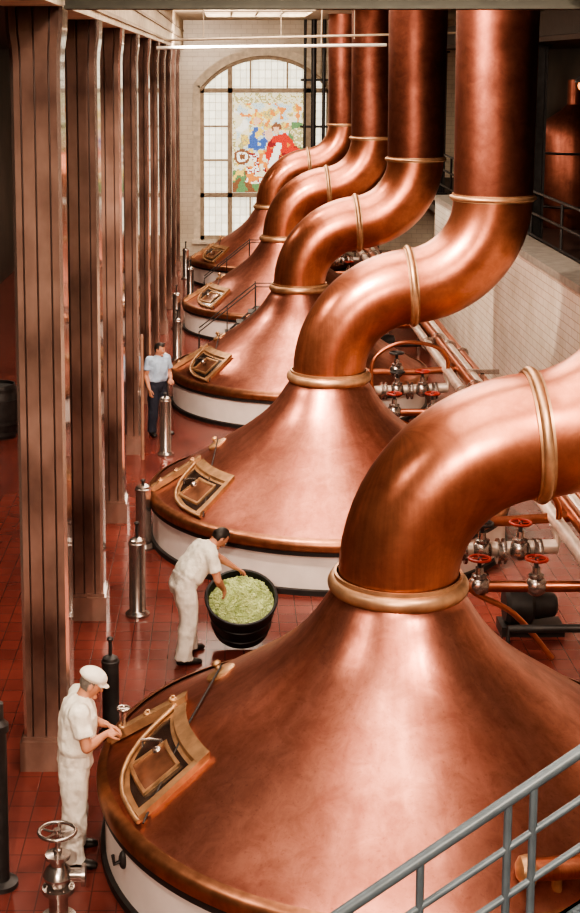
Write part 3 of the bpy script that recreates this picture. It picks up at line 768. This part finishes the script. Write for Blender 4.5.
def person(name, loc, yaw, J, top, bottom, hairm, cap=False, sleeves=.62, voxel=.0085, B=1.15, BL=None):
    BL = BL or B
    mats = [top, bottom, 'skin', hairm, 'shoe', 'whitecloth', 'eyewhite', 'hair', 'lip']
    R = Matrix.Rotation(yaw, 3, 'Z')
    j = {k: Vector(v) for k, v in J.items() if k not in ('headtilt', 'headturn', 'curl', 'pn')}
    g = G(); LAT = Vector((0, 1, 0))
    def loft(secs, mi, n=24, b=1.0):
        V = []; F = []
        for (c, ax1, ax2, ra, rb) in secs:
            for k in range(n):
                a = 2 * pi * k / n
                ca, sa = math.cos(a), math.sin(a); q = (abs(ca) ** 2.6 + abs(sa) ** 2.6) ** (-1 / 2.6)
                V.append(c + ax1 * ra * b * ca * q + ax2 * rb * b * sa * q)
        for i in range(len(secs) - 1):
            for k in range(n): F.append((i * n + k, i * n + (k + 1) % n, (i + 1) * n + (k + 1) % n, (i + 1) * n + k))
        F.append(tuple(range(n))[::-1]); F.append(tuple((len(secs) - 1) * n + k for k in range(n)))
        g.add((V, F), mi)
    pel, che, nek = j['pelvis'], j['chest'], j['neck']
    spine_dir = (che - pel).normalized(); fwd1 = LAT.cross(spine_dir).normalized()
    up2 = (nek - che).normalized(); fwd2 = LAT.cross(up2).normalized()
    F0 = Vector((1, 0, 0))
    loft([(pel - Vector((0, 0, .12)), LAT, F0, .135, .10), (pel - Vector((0, 0, .04)), LAT, F0, .168, .125), (pel + spine_dir * .04, LAT, fwd1, .165, .122), (pel + spine_dir * .10, LAT, fwd1, .152, .112)], 1, b=B)
    a = pel.lerp(che, .55)
    loft([(pel + spine_dir * .075, LAT, fwd1, .162, .122), (pel + spine_dir * .11, LAT, fwd1, .170, .132), (a, LAT, fwd1, .168, .130), (che, LAT, (fwd1 + fwd2).normalized(), .182, .132),
          (che.lerp(nek, .5), LAT, fwd2, .182, .12), (che.lerp(nek, .85), LAT, fwd2, .13, .085), (nek, LAT, fwd2, .066, .062)], 0, b=B)
    for s in 'LR':
        sh, el, wr = j['sh' + s], j['el' + s], j['wr' + s]
        b = B
        g.add(sweep([che.lerp(nek, .55) + (sh - che.lerp(nek, .55)) * .3, sh, sh.lerp(el, .12)], [.08 * b, .072 * b, .068 * b], 16), 0)
        g.add(ellipsoid(sh, XYZ, (.072 * b,) * 3), 0)
        g.add(sweep([sh, sh.lerp(el, .35), sh.lerp(el, sleeves), sh.lerp(el, sleeves + .04)], [.072 * b, .068 * b, .070 * b, .066 * b], 16), 0)
        g.add(sweep([sh, sh.lerp(el, .5), el], [.052, .052, .046], 14), 2); g.add(ellipsoid(el, XYZ, (.045,) * 3), 2)
        g.add(sweep([el, el.lerp(wr, .3), el.lerp(wr, .75), wr, wr + (wr - el).normalized() * .02], [.045, .048, .035, .030, .027], 14), 2)
    for s in 'LR':
        hi, kn, an = j['hi' + s], j['kn' + s], j['an' + s]
        g.add(ellipsoid(hi, XYZ, (.108 * B, .095 * B, .12 * B)), 1)
        g.add(sweep([hi, hi.lerp(kn, .35), hi.lerp(kn, .8), kn, kn.lerp(an, .3), kn.lerp(an, .75), an + Vector((0, 0, -.04))], [.100 * B, .098 * BL, .084 * BL, .080 * BL, .084 * BL, .078 * BL, .082 * BL], 18), 1)
        toe = (j['toe' + s] - an); toe.z = 0; toe.normalize(); lt = Vector((-toe.y, toe.x, 0)); Z = Vector((0, 0, 1)); b0 = Vector((an.x, an.y, 0))
        secs = [(b0 - toe * .085 + Z * .04, lt, Z, .022, .025), (b0 - toe * .06 + Z * .045, lt, Z, .038, .045), (b0 + Z * .045, lt, Z, .044, .045), (b0 + toe * .09 + Z * .038, lt, Z, .050, .038), (b0 + toe * .17 + Z * .03, lt, Z, .050, .030), (b0 + toe * .215 + Z * .022, lt, Z, .030, .018)]
        loft(secs, 4, 14)
    hd = j['head']; tilt = J.get('headtilt', 0); turn = J.get('headturn', 0)
    Rt = Matrix.Rotation(turn, 3, 'Z') @ Matrix.Rotation(tilt, 3, 'Y')
    HF, HL, HU = Rt @ Vector((1, 0, 0)), Rt @ Vector((0, 1, 0)), Rt @ Vector((0, 0, 1))
    g.add(sweep([nek - up2 * .05, nek + (hd - nek) * .35, hd - HU * .03 - HF * .02], [.068, .060, .060], 16), 2)
    g.add(sweep([nek - up2 * .03, nek + up2 * .02], [.082, .070], 18), 0)
    def hf(d, r):
        f, l, u = d
        r = list(r)
        if u < 0: r[1] *= 1 - .22 * (-u) ** 1.2; r[0] *= (1 - .10 * (-u)) if f > 0 else (1 - .45 * (-u))
        if f > .2: r[1] *= .95
        return r
    V, F = ellipsoid(hd, (HF, HL, HU), (.102, .080, .122), 28, 20, hf)
    mi = []
    def ishair(c):
        p = c - hd; f, l, u = p.dot(HF) / .1, p.dot(HL) / .08, p.dot(HU) / .12
        return (u > .55 + .12 * f) or (f < .12 and u > -.05 and abs(l) > .3) or (f < -.25 and u > -.5)
    for k in range(len(V)):
        if ishair(V[k]) and not cap: V[k] = hd + (V[k] - hd) * 1.09
    for f in F:
        c = sum((V[k] for k in f), Vector()) / 4; mi.append(3 if ishair(c) else 2)
    g.add((V, F), mi)
    g.add(ellipsoid(hd + HF * .106 - HU * .022, (HF, HL, HU), (.022, .014, .018), 10, 8), 2)
    g.add(sweep([hd + HF * .096 + HU * .015, hd + HF * .116 - HU * .022], [.008, .012], 8), 2)
    g.add(ellipsoid(hd + HF * .078 - HU * .095, (HF, HL, HU), (.024, .03, .022), 10, 8), 2)
    g.add(ellipsoid(hd + HF * .090 + HU * .028, (HF, HL, HU), (.012, .048, .009), 10, 8), 2)
    for s in (-1, 1): g.add(ellipsoid(hd + HL * .081 * s - HU * .008 - HF * .005, (HF, HL, HU), (.019, .011, .033), 10, 8), 2)
    if cap:
        def cf(d, r): return [r[0], r[1], r[2] * (1 if d[2] > 0 else .25)]
        g.add(ellipsoid(hd + HU * .066 - HF * .005, (HF, HL, HU), (.128, .106, .085), 24, 14, cf), 5)
        loft([(hd + HU * .045, HL, HF, .090, .110), (hd + HU * .085, HL, HF, .092, .112)], 5)
        V = []; F = []; n = 14
        for lay in (.0, .012):
            for r_ in (.6, 1.0):
                for k in range(n + 1):
                    a = -1.15 + 2.3 * k / n
                    V.append(hd + HF * (.10 * math.cos(a) * r_ + (.06 * math.cos(a) if r_ == 1 else 0)) + HL * .092 * math.sin(a) * r_ + HU * (.052 - (.03 if r_ == 1 else 0) + lay))
        m_ = n + 1
        for k in range(n):
            F += [(k, k + 1, m_ + k + 1, m_ + k), (2 * m_ + k, 3 * m_ + k, 3 * m_ + k + 1, 2 * m_ + k + 1), (m_ + k, m_ + k + 1, 3 * m_ + k + 1, 3 * m_ + k), (k + 1, k, 2 * m_ + k, 2 * m_ + k + 1)]
        F += [(0, m_, 3 * m_, 2 * m_), (n, 2 * m_ + n, 3 * m_ + n, m_ + n)]
        g.add((V, F), 5)
    me = bpy.data.meshes.new('tmp'); me.from_pydata([tuple(v) for v in g.v], [], g.f); me.update()
    ob = bpy.data.objects.new('tmp', me); COL.objects.link(ob)
    md = ob.modifiers.new('r', 'REMESH'); md.mode = 'VOXEL'; md.voxel_size = voxel
    sm = ob.modifiers.new('s', 'SMOOTH'); sm.iterations = 3; sm.factor = .5
    bpy.context.view_layer.update()
    dg = bpy.context.evaluated_depsgraph_get(); ev = ob.evaluated_get(dg)
    em = bpy.data.meshes.new_from_object(ev)
    tree = BVHTree.FromPolygons(g.v, g.f)
    out = G(); out.v = [v.co.copy() for v in em.vertices]; out.f = [list(p.vertices) for p in em.polygons]
    out.m = []
    for p in em.polygons:
        r = tree.find_nearest(p.center); out.m.append(g.m[r[2]] if r[2] is not None else 0)
    bpy.data.objects.remove(ob)
    cloth = set()
    for f, m_ in zip(out.f, out.m):
        if m_ in (0, 1): cloth.update(f)
    nrm = [v.normal.copy() for v in em.vertices]
    for k in cloth:
        p = out.v[k]; d = noise.noise(Vector((p.x * 9, p.y * 9, p.z * 5 + 3))) * .018 + noise.noise(Vector((p.x * 22, p.y * 22, p.z * 14))) * .008
        out.v[k] = p + nrm[k] * d
    curl = J.get('curl', {'L': .35, 'R': .35}); pn = J.get('pn', {'L': (0, -1, 0), 'R': (0, 1, 0)})
    for s in 'LR':
        d = j['ha' + s] - j['wr' + s]
        nr0 = Vector(pn[s]); dn = d.normalized(); nr = (nr0 - dn * nr0.dot(dn)).normalized()
        lat = dn.cross(nr); want = Vector((.7, 0, .7))
        hand(out, j['wr' + s], d, nr0, 1 if lat.dot(want) > 0 else -1, curl[s], 2, 1.08)
    for s in (-1, 1):
        c = hd + HF * .091 + HL * .032 * s + HU * .004
        out.add(ellipsoid(c, (HF, HL, HU), (.010, .013, .008), 10, 8), 6); out.add(ellipsoid(c + HF * .006, (HF, HL, HU), (.006, .0065, .0065), 8, 6), 7)
        out.add(sweep([c + HU * .022 - HL * .016 + HF * .004, c + HU * .026 + HF * .008, c + HU * .022 + HL * .016 + HF * .004], .0035, 6), 3)
    out.add(ellipsoid(hd + HF * .094 - HU * .058, (HF, HL, HU), (.008, .024, .006), 10, 6), 8)
    for v in out.v:
        v.xyz = R @ v
    o = out.obj(name, mats, None, True, loc)
    for p in o.data.polygons: p.use_smooth = True
    return o

person('brewer_in_cap', (-1.27, 8.25 * S, 0), math.radians(8), dict(
    pelvis=(-.01, 0, .94), chest=(.02, 0, 1.27), neck=(.06, 0, 1.46), head=(.135, 0, 1.57), headtilt=.42, headturn=0,
    shL=(.03, .195, 1.40), shR=(.03, -.195, 1.39), elL=(.11, .26, 1.14), elR=(.08, -.26, 1.12), wrL=(.27, .12, 1.14), wrR=(.25, -.05, 1.13), haL=(.36, .09, 1.11), haR=(.34, .02, 1.12),
    hiL=(-.02, .10, .90), hiR=(-.02, -.10, .90), knL=(.0, .13, .50), knR=(-.02, -.13, .50), anL=(-.03, .15, .10), anR=(-.05, -.14, .10), toeL=(.1, .17, 0), toeR=(.08, -.17, 0),
    curl={'L': .55, 'R': .55}, pn={'L': (0, -.4, -1), 'R': (0, .4, -1)}), 'whitecloth', 'whitepants', 'greyhair', cap=True, B=1.22, BL=1.32)
person('brewer_with_hops', (-.44, 15.98, 0), math.radians(25), dict(
    pelvis=(-.04, 0, .92), chest=(.17, 0, 1.18), neck=(.31, 0, 1.32), head=(.42, 0, 1.385), headtilt=.95, headturn=0,
    shL=(.25, .19, 1.25), shR=(.23, -.19, 1.24), elL=(.50, .25, 1.07), elR=(.27, -.27, .98), wrL=(.73, .25, .90), wrR=(.42, -.10, .80), haL=(.82, .26, .84), haR=(.48, -.04, .68),
    hiL=(-.03, .10, .88), hiR=(-.05, -.10, .88), knL=(.09, .14, .49), knR=(-.03, -.13, .49), anL=(.10, .17, .10), anR=(-.10, -.14, .10), toeL=(.25, .20, 0), toeR=(.1, -.18, 0),
    curl={'L': .35, 'R': .5}, pn={'L': (.2, -.2, -1), 'R': (-.3, .8, -.5)}), 'whitecloth', 'whitepants', 'hair', B=1.18, BL=1.3)
person('man_in_blue_shirt', (-1.24, 26.3, 0), math.radians(-55), dict(
    pelvis=(-.01, 0, .95), chest=(.02, 0, 1.28), neck=(.03, 0, 1.48), head=(.075, 0, 1.61), headtilt=.25, headturn=.5,
    shL=(.02, .185, 1.42), shR=(.02, -.185, 1.42), elL=(.02, .25, 1.13), elR=(-.02, -.24, 1.14), wrL=(.24, .14, 1.06), wrR=(.10, -.24, .90), haL=(.32, .08, 1.05), haR=(.13, -.24, .80),
    hiL=(0, .09, .90), hiR=(0, -.09, .90), knL=(.03, .12, .50), knR=(.01, -.10, .50), anL=(.0, .14, .10), anR=(-.02, -.12, .10), toeL=(.15, .2, 0), toeR=(.15, -.16, 0),
    curl={'L': .5, 'R': .4}, pn={'L': (0, -.5, -1), 'R': (0, 1, 0)}), 'bluecloth', 'navy', 'hair', B=1.1)

# ------------------------------------------------------------------ lights
def spot(name, loc, target, energy, ang, rad=.15, col=(1, .83, .66)):
    l = bpy.data.lights.new(name, 'SPOT'); l.energy = energy; l.spot_size = math.radians(ang); l.spot_blend = .6; l.shadow_soft_size = rad; l.color = col
    o = bpy.data.objects.new(name, l); o.location = loc; o.rotation_euler = (Vector(target) - Vector(loc)).to_track_quat('-Z', 'Y').to_euler(); COL.objects.link(o)
spot('unseen_flood', (-.9, -1.5, 7.9), (1.0, 14, 1.5), 4600, 70, .1)
spot('unseen_flood', (3.8, 7.0, 8.0), (1.4, 19, 1.5), 1500, 80)
spot('unseen_flood', (-.8, 16, 8.0), (5.4, 24, 1.5), 3800, 95, .2)  # unseen spot without a fixture, added to brighten the parapet
spot('unseen_flood', (-.8, 30, 8.0), (4.5, 35, 1.0), 2400, 95, .2)
spot('unseen_flood', (-1.0, 40, 7.2), (2.0, YB, 6.0), 1500, 110, .2)
for yk in (9, 20, 32, 44):
    spot('aisle_fill', (-4.0, yk, 7.1), (-3.6, yk, 0), 700, 130, .25)  # unseen fill spots, added to brighten the dark left aisle
w = bpy.data.worlds.new('world'); sc.world = w; w.use_nodes = True
w.node_tree.nodes['Background'].inputs[0].default_value = (.6, .65, .7, 1); w.node_tree.nodes['Background'].inputs[1].default_value = .3
